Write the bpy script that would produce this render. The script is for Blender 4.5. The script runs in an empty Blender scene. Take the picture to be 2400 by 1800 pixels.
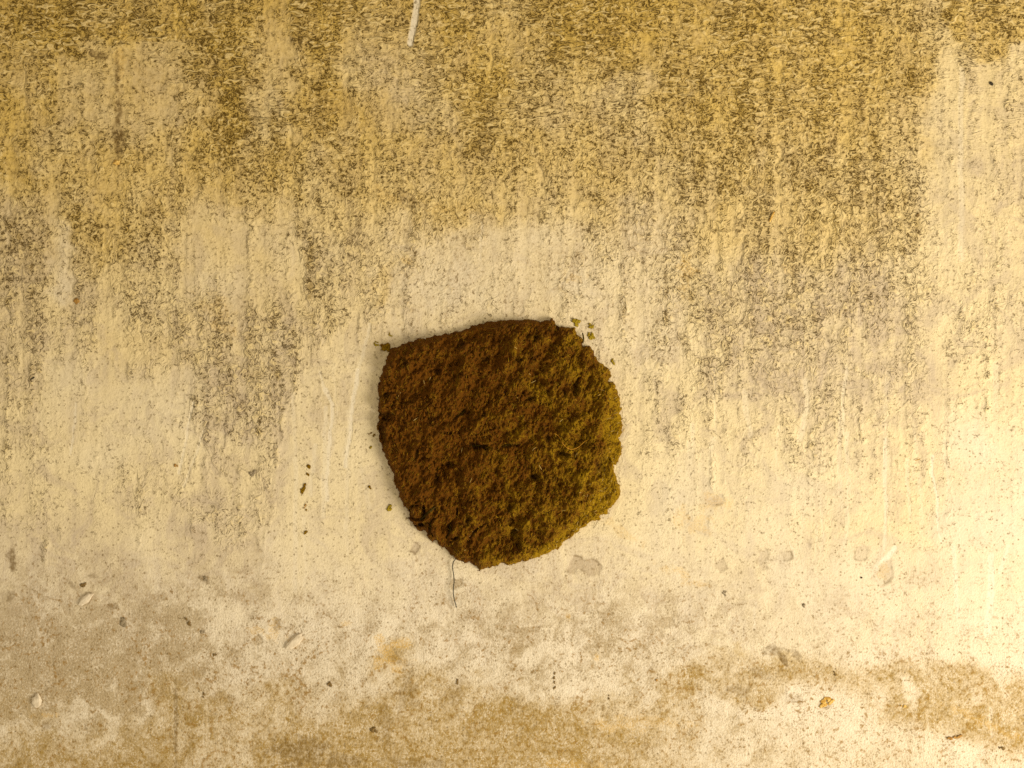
import bpy, math, random
import numpy as np

sc = bpy.context.scene
col = sc.collection
PX = 1.0 / 2400.0          # one metre of wall spans the 2400 px of the photograph
ZC = 1.2                   # height of the middle of the view above the ground
DIST = 1.0

# ------------------------------------------------------------------ camera
cd = bpy.data.cameras.new('camera')
cam = bpy.data.objects.new('camera', cd)
col.objects.link(cam)
cam.location = (0, -DIST, ZC)
cam.rotation_euler = (math.radians(90), 0, 0)
cd.sensor_width = 36
cd.lens = 36 * DIST / 1.0
cd.clip_start = 0.01
cd.clip_end = 50
sc.camera = cam

# ------------------------------------------------------------------ light
w = bpy.data.worlds.new('World')
sc.world = w
w.use_nodes = True
bg = w.node_tree.nodes['Background']
bg.inputs[0].default_value = (1.0, 0.91, 0.74, 1)
bg.inputs[1].default_value = 0.56

ld = bpy.data.lights.new('opening_light', 'AREA')
ld.shape = 'RECTANGLE'
ld.size = 0.8
ld.size_y = 0.8
ld.energy = 50
ld.color = (1.0, 0.955, 0.89)
lo = bpy.data.objects.new('opening_light', ld)
col.objects.link(lo)
lo.location = (1.62, -1.15, ZC - 0.80)
from mathutils import Vector
lo.rotation_euler = (Vector((0.1, 0, ZC)) - Vector(lo.location)).to_track_quat('-Z', 'Y').to_euler()

vs = sc.view_settings
vs.view_transform = 'Standard'
vs.look = 'None'
vs.exposure = 0.0
vs.gamma = 1.0
vs.use_curve_mapping = False
sc.render.engine = 'CYCLES'
sc.cycles.use_denoising = False
sc.cycles.max_bounces = 4
sc.cycles.diffuse_bounces = 2
sc.cycles.glossy_bounces = 1

# ------------------------------------------------------------------ numpy noise
_rng = np.random.RandomState(7)
_perm = _rng.permutation(256)
_perm = np.concatenate([_perm, _perm])
_ang = _rng.rand(256) * 2 * np.pi
_gx, _gy = np.cos(_ang).astype(np.float32), np.sin(_ang).astype(np.float32)
_perm = _perm.astype(np.int32)

def perlin(x, y, seed=0):
    x = x + seed * 17.37
    y = y + seed * 9.71
    fx, fy = np.floor(x), np.floor(y)
    xi = fx.astype(np.int32)
    yi = fy.astype(np.int32)
    xf = (x - fx).astype(np.float32)
    yf = (y - fy).astype(np.float32)
    u = xf * xf * xf * (xf * (xf * 6 - 15) + 10)
    v = yf * yf * yf * (yf * (yf * 6 - 15) + 10)
    def g(ix, iy, dx, dy):
        h = _perm[(_perm[ix & 255] + iy) & 255]
        return _gx[h] * dx + _gy[h] * dy
    a = g(xi, yi, xf, yf)
    b = g(xi + 1, yi, xf - 1, yf)
    c = g(xi, yi + 1, xf, yf - 1)
    d = g(xi + 1, yi + 1, xf - 1, yf - 1)
    return (a + u * (b - a)) * (1 - v) + (c + u * (d - c)) * v      # about -0.7..0.7

def fbm(x, y, wl, octv=4, seed=0, gain=0.5):
    r = 0
    a = 1.0
    f = 1.0 / wl
    for i in range(octv):
        r = r + a * perlin(x * f, y * f, seed + i * 3.1)
        a *= gain
        f *= 2.03
    return r

def sstep(a, b, x):
    t = np.clip((x - a) / (b - a), 0, 1)
    return t * t * (3 - 2 * t)

def seg_dist(x, y, x0, y0, x1, y1):
    dx, dy = x1 - x0, y1 - y0
    t = np.clip(((x - x0) * dx + (y - y0) * dy) / (dx * dx + dy * dy + 1e-9), 0, 1)
    return np.hypot(x - x0 - t * dx, y - y0 - t * dy), t

def line_dist(x, y, pts):
    d = np.full(x.shape, 1e9)
    for (a, b) in zip(pts[:-1], pts[1:]):
        d = np.minimum(d, seg_dist(x, y, a[0], a[1], b[0], b[1])[0])
    return d

def poly_sdf(x, y, pts):
    """positive inside"""
    d = np.full(x.shape, 1e9, np.float32)
    ins = np.zeros(x.shape, bool)
    n = len(pts)
    for i in range(n):
        x0, y0 = pts[i]
        x1, y1 = pts[(i + 1) % n]
        d = np.minimum(d, seg_dist(x, y, x0, y0, x1, y1)[0])
        if y0 != y1:
            c = ((y0 > y) != (y1 > y)) & (x < (x1 - x0) * (y - y0) / (y1 - y0) + x0)
            ins ^= c
    return np.where(ins, d, -d)

def box(x, y, x0, x1, y0, y1, f=25):
    return (sstep(x0 - f, x0 + f, x) * (1 - sstep(x1 - f, x1 + f, x)) *
            sstep(y0 - f, y0 + f, y) * (1 - sstep(y1 - f, y1 + f, y)))

def wx(px): return (px - 1200.0) * PX
def wz(py): return (900.0 - py) * PX + ZC

# ------------------------------------------------------------------ mesh / object helpers
def mesh_np(name, verts, faces, smooth=True):
    """verts (n,3), faces (m,k) with k = 3 or 4"""
    me = bpy.data.meshes.new(name)
    n, (m, k) = len(verts), faces.shape
    me.vertices.add(n)
    me.vertices.foreach_set('co', np.ascontiguousarray(verts, np.float32).ravel())
    me.loops.add(m * k)
    me.loops.foreach_set('vertex_index', np.ascontiguousarray(faces, np.int32).ravel())
    me.polygons.add(m)
    me.polygons.foreach_set('loop_start', np.arange(0, m * k, k, dtype=np.int32))
    me.polygons.foreach_set('loop_total', np.full(m, k, np.int32))
    me.polygons.foreach_set('use_smooth', np.full(m, smooth, bool))
    me.update(calc_edges=True)
    return me

def add_col(me, name, rgba):
    a = me.attributes.new(name, 'FLOAT_COLOR', 'POINT')
    a.data.foreach_set('color', np.ascontiguousarray(rgba, np.float32).ravel())

def link(name, me, mat, parent=None):
    o = bpy.data.objects.new(name, me)
    if me is not None and mat is not None:
        me.materials.append(mat)
    col.objects.link(o)
    if parent is not None:
        o.parent = parent
        o.matrix_parent_inverse = parent.matrix_basis.inverted()
    return o

def tag(o, label=None, cat=None, group=None, kind=None):
    if label: o['label'] = label
    if cat: o['category'] = cat
    if group: o['group'] = group
    if kind: o['kind'] = kind
    return o

# ------------------------------------------------------------------ node helpers
class NT:
    def __init__(self, name, flat=False):
        self.flat = flat
        self.m = bpy.data.materials.new(name)
        self.m.use_nodes = True
        self.t = self.m.node_tree
        self.b = self.t.nodes['Principled BSDF']
    def node(self, kind, **kw):
        n = self.t.nodes.new(kind)
        for k, v in kw.items():
            setattr(n, k, v)
        return n
    def put(self, sock, v):
        if hasattr(v, 'is_linked'):
            self.t.links.new(v, sock)
        elif isinstance(v, (tuple, list)) and len(v) == 3 and sock.type == 'RGBA':
            sock.default_value = (*v, 1)
        else:
            sock.default_value = v
    def math(self, op, a, b=0.0, c=0.0, clamp=False):
        n = self.node('ShaderNodeMath', operation=op, use_clamp=clamp)
        self.put(n.inputs[0], a); self.put(n.inputs[1], b); self.put(n.inputs[2], c)
        return n.outputs[0]
    def add(self, a, b): return self.math('ADD', a, b)
    def sub(self, a, b): return self.math('SUBTRACT', a, b)
    def mul(self, a, b): return self.math('MULTIPLY', a, b)
    def ss(self, x, a, b, lo=0.0, hi=1.0):
        n = self.node('ShaderNodeMapRange', interpolation_type='SMOOTHSTEP')
        self.put(n.inputs[0], x); self.put(n.inputs[1], a); self.put(n.inputs[2], b)
        self.put(n.inputs[3], lo); self.put(n.inputs[4], hi)
        return n.outputs[0]
    def mapping(self, vec, scale=(1, 1, 1), rot=(0, 0, 0), loc=(0, 0, 0)):
        n = self.node('ShaderNodeMapping')
        self.put(n.inputs[0], vec)
        n.inputs[1].default_value = loc
        n.inputs[2].default_value = rot
        n.inputs[3].default_value = scale
        return n.outputs[0]
    def noise(self, vec, scale, detail=2.0, rough=0.5, dist=0.0):
        n = self.node('ShaderNodeTexNoise', noise_dimensions='2D' if self.flat else '3D')
        self.put(n.inputs['Vector'], vec)
        n.inputs['Scale'].default_value = scale
        n.inputs['Detail'].default_value = detail
        n.inputs['Roughness'].default_value = rough
        n.inputs['Distortion'].default_value = dist
        return n.outputs['Fac']
    def mix(self, f, a, b, mode='MIX'):
        n = self.node('ShaderNodeMix', data_type='RGBA', blend_type=mode)
        self.put(n.inputs['Factor'], f)
        self.put(n.inputs[6], a); self.put(n.inputs[7], b)
        return n.outputs[2]
    def attr(self, name):
        n = self.node('ShaderNodeAttribute', attribute_name=name)
        s = self.node('ShaderNodeSeparateColor')
        self.t.links.new(n.outputs['Color'], s.inputs[0])
        return s.outputs[0], s.outputs[1], s.outputs[2], n.outputs['Alpha']
    def bump(self, h, strength, dist, normal=None):
        n = self.node('ShaderNodeBump')
        n.inputs['Strength'].default_value = strength
        n.inputs['Distance'].default_value = dist
        self.put(n.inputs['Height'], h)
        if normal is not None:
            self.put(n.inputs['Normal'], normal)
        return n.outputs[0]
    def obj(self):
        o = self.node('ShaderNodeTexCoord').outputs['Object']
        if not self.flat:
            return o
        a = self.node('ShaderNodeSeparateXYZ'); self.put(a.inputs[0], o)
        b = self.node('ShaderNodeCombineXYZ')
        self.put(b.inputs[0], a.outputs[0]); self.put(b.inputs[1], a.outputs[2])
        return b.outputs[0]
    def out(self, color, rough=0.8, normal=None, spec=0.3):
        self.put(self.b.inputs['Base Color'], color)
        self.put(self.b.inputs['Roughness'], rough)
        self.b.inputs['Specular IOR Level'].default_value = spec
        if normal is not None:
            self.put(self.b.inputs['Normal'], normal)
        return self.m

# ------------------------------------------------------------------ WALL material
def wall_material():
    t = NT('limewashed_wall', True)          # flat: 2D noise over the wall's x and height
    P = t.obj()
    mold, tan, white, grit = t.attr('stain_a')
    bare, orange, brown, hdir = t.attr('stain_b')
    # base limewash: cream yellow against thin grey-mauve skin
    n_mid = t.noise(P, 27, 6, 0.72, 0.9)
    n_vert = t.noise(t.mapping(P, (55, 5, 1)), 1, 4, 0.65, 0.5)
    f = t.ss(t.add(t.mul(n_mid, 1.0), t.mul(n_vert, 0.5)), 0.62, 0.98)
    f = t.math('ADD', t.mul(f, 0.75), t.mul(bare, 0.75), clamp=True)
    f = t.math('MULTIPLY', f, t.mul(t.sub(1.0, t.mul(white, 0.8)), t.ss(tan, 0.05, 0.55, 1.0, 0.45)))
    base = t.mix(f, t.mix(t.ss(tan, 0.0, 0.85), (0.81, 0.635, 0.335), (0.78, 0.52, 0.125)), (0.58, 0.445, 0.27))
    base = t.mix(t.mul(white, 0.85), base, (0.86, 0.745, 0.545))
    mot = t.mix(t.ss(bare, 0.05, 0.95), (0.82, 0.68, 0.465), (0.48, 0.355, 0.19))
    base = t.mix(t.mul(grit, 0.85), base, mot)
    # worms: iso-lines of noise, broken up; two flavours (horizontal scallops / free)
    nh = t.noise(t.mapping(P, (100, 215, 1)), 1, 2.0, 0.6, 1.1)
    nf = t.noise(t.mapping(P, (165, 150, 1)), 1, 2.0, 0.6, 1.3)
    mixn = t.node('ShaderNodeMix', data_type='FLOAT')
    t.put(mixn.inputs[0], hdir); t.put(mixn.inputs[2], nf); t.put(mixn.inputs[3], nh)
    nn = mixn.outputs[0]
    worm = t.ss(t.math('ABSOLUTE', t.sub(nn, 0.46)), 0.014, 0.064, 1.0, 0.0)
    brk = t.noise(P, 230, 2, 0.6)
    brk2 = t.noise(P, 55, 4, 0.65)
    gate = t.add(t.mul(brk, 0.74), t.mul(brk2, 0.26))
    thr = t.math('MULTIPLY_ADD', mold, -0.25, 0.63)
    wg = t.ss(t.sub(gate, thr), -0.052, 0.062)
    st = t.mul(wg, t.ss(worm, 0.0, 1.0, t.ss(mold, 0.3, 1.0, 0.08, 0.30), 1.0))
    veil = t.mul(t.ss(mold, 0.10, 0.95), t.ss(brk2, 0.25, 0.72, 0.25, 0.9))
    c = t.mix(t.math('MULTIPLY', veil, t.ss(mold, 0.4, 0.95, 0.5, 0.85), clamp=True), base, (0.42, 0.255, 0.036))
    dark = t.mix(t.ss(tan, 0.05, 0.5), (0.135, 0.084, 0.026), (0.100, 0.053, 0.004))
    fk = t.mul(t.ss(t.noise(P, 430, 2, 0.6), 0.57, 0.68), t.ss(brk2, 0.38, 0.62, 0.15, 0.75))
    c = t.mix(t.mul(fk, 0.5), c, (0.33, 0.235, 0.105))
    # ochre grime, with painted shade along the bottom edge
    tg = t.mul(tan, t.ss(t.add(t.mul(n_mid, 0.45), t.mul(brk, 0.55)), 0.33, 0.62, 0.48, 1.0))
    c = t.mix(t.math('MULTIPLY', tg, 0.70, clamp=True), c, (0.35, 0.20, 0.022))
    c = t.mix(t.mul(st, t.ss(mold, 0.0, 0.6, 0.60, 0.98)), c, dark)
    # pale ridges of wrinkled lime, the light they catch partly put into the colour
    rid = t.mul(t.ss(nn, 0.555, 0.64), t.ss(mold, 0.1, 0.6, 0.0, 0.55))
    c = t.mix(rid, c, (0.86, 0.64, 0.27))
    # grit of the lower wall: small dark and light grains
    g1 = t.noise(P, 520, 2, 0.65)
    gsum = t.add(t.mul(g1, 0.6), t.mul(brk2, 0.4))
    gd = t.mul(grit, t.ss(gsum, 0.54, 0.66))
    c = t.mix(t.mul(gd, 0.62), c, (0.30, 0.19, 0.07))
    gl = t.mul(grit, t.ss(gsum, 0.47, 0.36))
    c = t.mix(t.mul(gl, 0.50), c, (0.88, 0.73, 0.50))
    rs_ = t.mul(grit, t.ss(t.add(t.mul(brk, 0.6), t.mul(n_mid, 0.4)), 0.56, 0.66))
    c = t.mix(t.mul(rs_, 0.7), c, (0.34, 0.18, 0.035))
    # tiny pin specks everywhere
    sp = t.node('ShaderNodeTexVoronoi', feature='F1', voronoi_dimensions='2D')
    t.put(sp.inputs['Vector'], P); sp.inputs['Randomness'].default_value = 1.0; sp.inputs['Scale'].default_value = 190
    sps = t.node('ShaderNodeSeparateColor'); t.t.links.new(sp.outputs['Color'], sps.inputs[0])
    pin = t.mul(t.ss(sp.outputs['Distance'], 0.08, 0.26, 1.0, 0.0), t.ss(sps.outputs[0], 0.72, 1.0))
    c = t.mix(t.mul(pin, 0.7), c, (0.22, 0.14, 0.05))
    # orange clay tint and solid brown stains
    c = t.mix(t.mul(orange, t.ss(g1, 0.36, 0.6, 0.2, 0.9)), c, (0.74, 0.43, 0.085))
    c = t.mix(t.mul(brown, t.ss(brk, 0.32, 0.55, 0.45, 0.95)), c, (0.17, 0.095, 0.022))
    # relief
    h1 = t.mul(t.sub(nn, t.mul(st, 0.12)), t.ss(mold, 0.02, 0.6, 0.12, 1.35))
    hg = t.add(t.mul(g1, t.math('MULTIPLY_ADD', grit, 0.16, 0.13)), t.mul(brk, t.math('MULTIPLY_ADD', mold, 0.25, 0.10)))
    hh = t.mul(t.add(h1, hg), t.math('MULTIPLY_ADD', white, -0.5, 1.0))
    nrm = t.bump(hh, 1.0, 0.0026)
    return t.out(c, 0.88, nrm, 0.18)

# ------------------------------------------------------------------ WALL mesh
def build_wall():
    S = 2212.0 / 2400.0
    st = 2.8
    def axis(lo, hi, far):
        mid = np.arange(lo, hi + st, st)
        a = [lo]; d = st
        while a[-1] > -far:
            d *= 1.16; a.append(a[-1] - d)
        b = [mid[-1]]; d = st
        while b[-1] < hi + far:
            d *= 1.16; b.append(b[-1] + d)
        return np.concatenate([np.array(a[1:])[::-1], mid, np.array(b[1:])])
    ax = axis(-130.0, 2342.0, 2600.0)
    ay = axis(-130.0, 1789.0, 2300.0)
    ax = ax.astype(np.float32); ay = ay.astype(np.float32)
    X, Y = np.meshgrid(ax, ay)          # V coordinates (2212 wide view)
    wa = fbm(X, Y, 130, 3, 1); wb = fbm(X, Y, 130, 3, 5)
    fa = fbm(X, Y, 34, 3, 11); fb = fbm(X, Y, 34, 3, 15)
    x = X + 55 * wa + 26 * fa
    y = Y + 62 * wb + 26 * fb
    xs = X + 12 * wa + 6 * fa           # less warped
    ys = Y + 12 * wb + 6 * fb
    mold = np.full(X.shape, 0.10, np.float32)
    def win(x0, x1, y0, y1, pad):
        i0, i1 = np.searchsorted(ax, x0 - pad), np.searchsorted(ax, x1 + pad)
        j0, j1 = np.searchsorted(ay, y0 - pad), np.searchsorted(ay, y1 + pad)
        return np.s_[j0:j1, i0:i1]
    def M(x0, x1, y0, y1, s, f=46, op='max'):
        w_ = win(x0, x1, y0, y1, f + 90)
        b = box(x[w_], y[w_], x0, x1, y0, y1, f)
        if op == 'max':
            mold[w_] = np.maximum(mold[w_], mold[w_] * (1 - b) + 0.92 * s * b)
        else:
            b = b * np.clip(0.80 + 0.9 * fb[w_], 0, 1)
            mold[w_] = mold[w_] * (1 - b) + (0.06 + s) * b
    def softbox(arr, xx, yy, a, fdef=30):
        f = a[5] if len(a) > 5 else fdef
        w_ = win(a[0], a[1], a[2], a[3], f + 90)
        arr[w_] = np.maximum(arr[w_], a[4] * box(xx[w_], yy[w_], a[0], a[1], a[2], a[3], f))
    # broad gradient: mouldy above, clean below
    mold += (0.34 * (1 - sstep(60, 760, Y + 110 * wa)) + 0.17 * (1 - sstep(600, 1250, Y + 80 * wb))) * (1 - 0.55 * sstep(1900, 2120, X + 60 * wb))
    for a in [(-400, 545, -300, 58, .85), (-400, 112, -60, 395, .72), (112, 440, 78, 100, .60),
              (440, 548, -40, 345, 1.0), (640, 728, -60, 190, .92), (600, 705, 170, 330, .78),
              (545, 640, 320, 410, .72), (430, 640, 300, 400, .72), (100, 460, 335, 440, .52), (640, 760, 330, 500, .62),
              (0, 110, 450, 560, .62), (-20, 105, 540, 770, .50), (158, 370, 440, 570, .66),
              (240, 420, 560, 690, .45), (330, 650, 650, 785, .56), (662, 726, 470, 700, .74),
              (440, 655, 690, 960, .52), (0, 100, 760, 1150, .30), (270, 440, 940, 1110, .28), (440, 600, 960, 1190, .34),
              (930, 1010, -60, 60, .72), (985, 1060, 120, 300, .92), (1010, 1112, 190, 330, .95),
              (1110, 1215, 110, 175, .88), (1190, 1420, -100, 120, .85), (1060, 1180, -100, 20, .8),
              (900, 1000, 90, 200, .48), (1360, 1480, 60, 260, .68),
              (1420, 1720, 40, 330, .74), (1500, 1780, 180, 450, .78), (1690, 1970, 130, 330, .66, 80),
              (1690, 1950, 320, 540, .74, 70), (1470, 1920, 380, 690, .60, 80), (1490, 1760, 580, 800, .48, 90),
              (1760, 1990, 600, 760, .42, 90), (1560, 1950, 740, 960, .32, 110),
              (1925, 2000, 140, 215, .92), (2045, 2500, -200, 85, .80, 60), (1880, 2000, -100, 75, .66), (1700, 1880, -120, 90, .62),
              (2090, 2230, 620, 730, .36), (1250, 1500, 330, 640, .40), (1180, 1330, 180, 330, .48),
              (740, 960, 395, 470, .52), (870, 1020, 425, 490, .72), (810, 905, 440, 600, .44), (720, 860, 480, 700, .42),
              (810, 850, 595, 635, .52), (940, 1230, 290, 450, .34), (1260, 1420, 560, 760, .24), (1350, 1500, 700, 1000, .20),
              (1930, 2212, 620, 760, .28), (1470, 1500, 540, 800, .5)]:
        M(*a)
    # clean patches
    for a in [(128, 405, 108, 265, .17, 16), (548, 632, 5, 250, .20, 16), (735, 935, 60, 280, .30), (120, 160, 470, 640, .10, 12),
              (385, 655, 462, 640, .10, 14), (100, 435, 795, 1000, .05, 16), (905, 1225, 490, 705, .10, 22),
              (1050, 1130, 40, 120, .22), (1240, 1420, 560, 700, .17), (0, 110, 330, 425, .24), (160, 240, 340, 420, .3), (2020, 2070, 95, 900, .08, 30),
              (1080, 1230, 230, 330, .42), (1300, 1400, 150, 320, .5), (2080, 2220, 140, 600, .10)]:
        M(*(list(a) + [24])[:5], (a[5] if len(a) > 5 else 30) + 26, op='set')
    # vertical mould trains
    rs = np.random.RandomState(3)
    trains = [(1470, 0, 260, .9), (1512, 330, 620, .7), (1580, 60, 300, .7), (1780, 30, 420, .95), (1862, 60, 380, .7), (1490, 560, 760, .8),
              (1790, 380, 560, .7), (1950, 330, 560, .8), (1700, 560, 700, .6), (668, 440, 720, .85), (560, 150, 330, .8),
              (250, 640, 800, .5), (560, 800, 980, .6), (600, 760, 1000, .6), (500, 700, 900, .5), (640, 640, 860, .6),
              (1940, 700, 960, .4), (2150, 560, 760, .5), (2075, 640, 720, .5), (180, 180, 330, .5), (40, 440, 900, .6), (70, 450, 880, .55), (15, 460, 1000, .5),
              (1250, 420, 640, .45), (1100, 560, 680, .3), (1660, 800, 980, .4), (1750, 880, 1040, .35), (440, 980, 1200, .4),
              (420, 1150, 1330, .4), (300, 1020, 1200, .35), (100, 1150, 1330, .4), (130, 1150, 1330, .4), (520, 1080, 1260, .4), (560, 1030, 1250, .35), (210, 850, 1000, .3)]
    trains = [(a, b - 25, c + 60, d * 0.72) for (a, b, c, d) in trains]
    for i in range(90):
        trains.append((rs.uniform(0, 2212), (y0 := rs.uniform(0, 1000)), y0 + rs.uniform(120, 420), rs.uniform(.12, .34)))
    for (tx, y0, y1, s) in trains:
        w_ = win(tx, tx, y0, y1, 50)
        Yc = ay[w_[0]][:, None]
        cx = tx + 10 * perlin(Yc / 60.0, Yc * 0 + tx, 4) + 5 * perlin(Yc / 17.0, Yc * 0 + tx, 8)
        wv = 5 + 3 * perlin(Yc / 40.0, Yc * 0 + tx * 1.3, 2)
        d = np.exp(-((X[w_] - cx) / (wv * 1.5)) ** 2) * sstep(y0 - 20, y0 + 50, Yc) * (1 - sstep(y1 - 110, y1 + 10, Yc)) * np.clip(0.65 + 1.4 * perlin(Yc / 30.0, Yc * 0 + tx, 6), 0, 1)
        mold[w_] = np.maximum(mold[w_], mold[w_] * 0.6 + 1.25 * s * d * (0.75 + 0.9 * fa[w_]))
    # no mould on the flank right of the train, edge of an old lime coat
    coat = poly_sdf(xs, ys, [(722, 700), (810, 760), (900, 820), (900, 1250), (560, 1260), (585, 1110), (598, 1000), (612, 900), (655, 800)])
    k = sstep(-10, 22, coat + 14 * fa)
    mold = mold * (1 - 0.8 * k) + 0.06 * k
    mold *= 1 - 0.85 * sstep(1130, 1260, Y + 40 * wa)
    vs1 = fbm(X + 14 * fa, Y * 0.10 + 20 * wa, 26, 3, 91)
    vs2 = fbm(X + 30 * wa, Y * 0.16, 75, 3, 95)
    mold = np.clip(mold * (1 + 0.45 * wa + 0.45 * fa + 0.65 * vs1 + 0.5 * vs2) + 0.10 * vs1 * (1 - sstep(900, 1250, Y)), 0, 1)
    # ---- ochre grime; shade along the bottom is painted in with it
    tan = np.zeros(X.shape, np.float32)
    def T(x0, x1, y0, y1, s, f=40):
        softbox(tan, x, y, (x0, x1, y0, y1, s, f))
    for a in [(-400, 560, -300, 75, .55), (-300, 100, 60, 400, .42), (120, 440, 70, 96, .55, 12), (440, 545, 40, 340, .62), (640, 730, 0, 300, .45),
              (930, 1010, -50, 110, .55), (1000, 1110, 120, 330, .55), (1180, 1420, -100, 150, .60), (1420, 2000, -100, 330, .42), (1500, 1990, 300, 560, .34),
              (2045, 2500, -200, 100, .80, 22), (1925, 2000, 140, 215, .70, 20), (1880, 1990, -50, 70, .5), (160, 360, 430, 540, .42), (100, 660, 320, 430, .35),
              (870, 1010, 430, 480, .5), (730, 1480, 280, 470, .26), (815, 855, 590, 640, .5, 14)]:
        T(*a)
    # lower grime
    for a in [(540, 760, 1590, 1900, 1.2), (590, 690, 1550, 1640, 1.0, 22), (850, 1010, 1440, 1560, .78), (700, 1280, 1530, 1900, .80),
              (380, 640, 1500, 1900, .50), (-400, 380, 1590, 1900, .42), (820, 900, 1400, 1470, .45, 20), (330, 420, 1470, 1700, .5, 25),
              (1250, 1500, 1500, 1640, .34), (1480, 1640, 1440, 1520, .62), (1560, 1690, 1420, 1500, .55, 22), (1440, 1520, 1480, 1530, .5, 20),
              (1200, 1400, 1570, 1610, .5, 14), (1250, 1560, 1640, 1800, .45), (740, 800, 1640, 1800, .8, 22)]:
        T(*a)
    band = poly_sdf(xs, ys, [(1570, 1450), (1690, 1404), (1790, 1424), (1900, 1436), (1990, 1428), (2080, 1424), (2140, 1440), (2500, 1520), (2500, 1660),
                             (2230, 1640), (2120, 1600), (1990, 1570), (1900, 1560), (1860, 1520), (1800, 1480), (1700, 1480)])
    tan = np.maximum(tan, (0.85 + 0.3 * fa) * sstep(-22, 30, band))
    ragged = fbm(X, Y, 22, 4, 31)
    big = fbm(X + 90 * wb, Y * 1.15 - 90 * wa, 210, 5, 81, 0.6)
    mott = fbm(X * 0.9 + 0.4 * Y + 40 * wa + 18 * fb, (Y - 0.3 * X) * 0.8 + 40 * wb + 18 * fa, 40, 5, 87, 0.85) * 0.75
    tan *= np.where(Y < 900, 0.44, 1)
    tan = tan + (0.60 * (1 - sstep(-250, 1200, Y + 150 * wa + 150 * big + 0.12 * (X - 900))) * (1 - 0.4 * sstep(1800, 2100, X)) * (1 + 0.6 * big)).clip(0, 1)
    tan += (0.34 * sstep(1330, 1600, Y + 60 * wa) + 0.26 * sstep(1500, 1720, Y + 60 * wa)) * np.clip(0.85 + 0.6 * big, 0, 1) * (1 - 0.45 * sstep(1300, 1600, X)) * (0.75 + 0.25 * sstep(100, 500, X))  # broad shade along the bottom, painted as extra tan over the grime
    tan *= np.where(Y > 1300, np.clip(1.25 + 0.3 * ragged + 0.5 * mott + 0.35 * big, 0.2, 1.8), 1)
    for (cx, cy, rx, ry) in [(1880, 1515, 34, 36), (2100, 1500, 26, 30), (2170, 1450, 26, 20), (1690, 1530, 40, 22), (1990, 1500, 18, 50), (1610, 1530, 26, 20)]:
        tan *= 1 - 0.75 * np.exp(-((x - cx) / rx) ** 2 - ((y - cy) / ry) ** 2)
    tan = np.clip(tan, 0, 1.25)
    # ---- white drips, fresh lime, and bright light on the right painted as white
    white = np.zeros(X.shape, np.float32)
    hgt = np.zeros(X.shape, np.float32)
    drips = [([(897, -30), (899, 20), (893, 50), (888, 94)], 8.0, .78), ([(700, 840), (716, 870), (712, 960), (706, 1080)], 5.0, .58),
             ([(776, 800), (762, 860), (756, 940), (749, 1010)], 5.5, .62), ([(692, 800), (700, 850)], 3, .4), ([(800, 700), (775, 810)], 4, .35),
             ([(1912, 950), (1912, 1080), (1909, 1190)], 4.5, .5), ([(2012, 985), (2008, 1020), (2022, 1060), (2026, 1120), (2034, 1170)], 3.2, .7),
             ([(1932, 1185), (1918, 1205), (1895, 1228)], 7, .9), ([(2060, 1180), (2063, 1250), (2068, 1330)], 6, .7), ([(2140, 1200), (2138, 1300), (2132, 1370)], 9, .8),
             ([(2178, 1180), (2165, 1215), (2158, 1240)], 5, .7), ([(2110, 1110), (2132, 1170)], 4, .6), ([(2060, 1450), (2085, 1475), (2103, 1503)], 3.0, .3),
             ([(2140, 1530), (2142, 1590)], 3.5, .7), ([(1632, 1300), (1628, 1360)], 3, .6), ([(1730, 1250), (1732, 1320)], 3, .5), ([(1710, 1170), (1728, 1230)], 3, .5),
             ([(420, 870), (400, 960), (385, 1020)], 2.6, .5), ([(165, 870), (157, 930), (150, 980)], 2.4, .5), ([(440, 930), (395, 1050)], 2.2, .4),
             ([(2080, 150), (2075, 320), (2078, 560)], 7, .25), ([(2040, 950), (2050, 1100)], 5, .4), ([(1040, 480), (1036, 560)], 3, .3)]
    for i in range(44):
        dx_ = rs.uniform(1420, 2230) if i % 4 else rs.uniform(620, 800)
        dy_ = rs.uniform(780, 1180)
        ln_ = rs.uniform(90, 300)
        drips.append(([(dx_, dy_), (dx_ + rs.uniform(-9, 9), dy_ + ln_ * .4), (dx_ + rs.uniform(-14, 14), dy_ + ln_)], rs.uniform(2.5, 7), rs.uniform(.12, .34)))
    for pts, wd, s in drips:
        w_ = win(min(p[0] for p in pts), max(p[0] for p in pts), min(p[1] for p in pts), max(p[1] for p in pts), 40)
        d = line_dist(xs[w_] * 0.5 + X[w_] * 0.5, ys[w_] * 0.5 + Y[w_] * 0.5, pts)
        e = 1 - sstep(wd * 0.55, wd * 1.15, d + 1.4 * fa[w_])
        white[w_] = np.maximum(white[w_], s * e)
        hgt[w_] += 0.00024 * s * e * np.clip(0.7 + 1.5 * fb[w_], 0, 1.3)
    dripm = white.copy()
    fresh = np.zeros(X.shape, np.float32)
    for a in [(128, 405, 104, 265, .08, 10), (385, 655, 462, 640, .12, 22), (100, 435, 795, 1000, .16, 24), (905, 1225, 490, 660, .18, 28),
              (120, 158, 470, 640, .50, 10), (1240, 1300, 560, 640, .22, 26), (2030, 2060, 95, 700, .10, 30), (1640, 1960, 1180, 1380, .34, 60), (2020, 2500, 900, 1400, .40, 60),
              (1400, 1900, 1000, 1250, .22, 80)]:  # the right-hand boxes whiten the wall where the light is strongest
        softbox(fresh, 0.5 * (x + xs), 0.5 * (y + ys), a[:5] + (a[5] + 12,))
    fresh = np.maximum(fresh, 0.10 * k)
    hgt += 0.0003 * fresh
    hgt += 0.0001 * k
    mold = np.where(mold > 0.5, 0.5 + 0.62 * (mold - 0.5), mold)
    white = np.clip(np.maximum(white, fresh * (1 + 0.8 * wa)), 0, 1)
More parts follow.
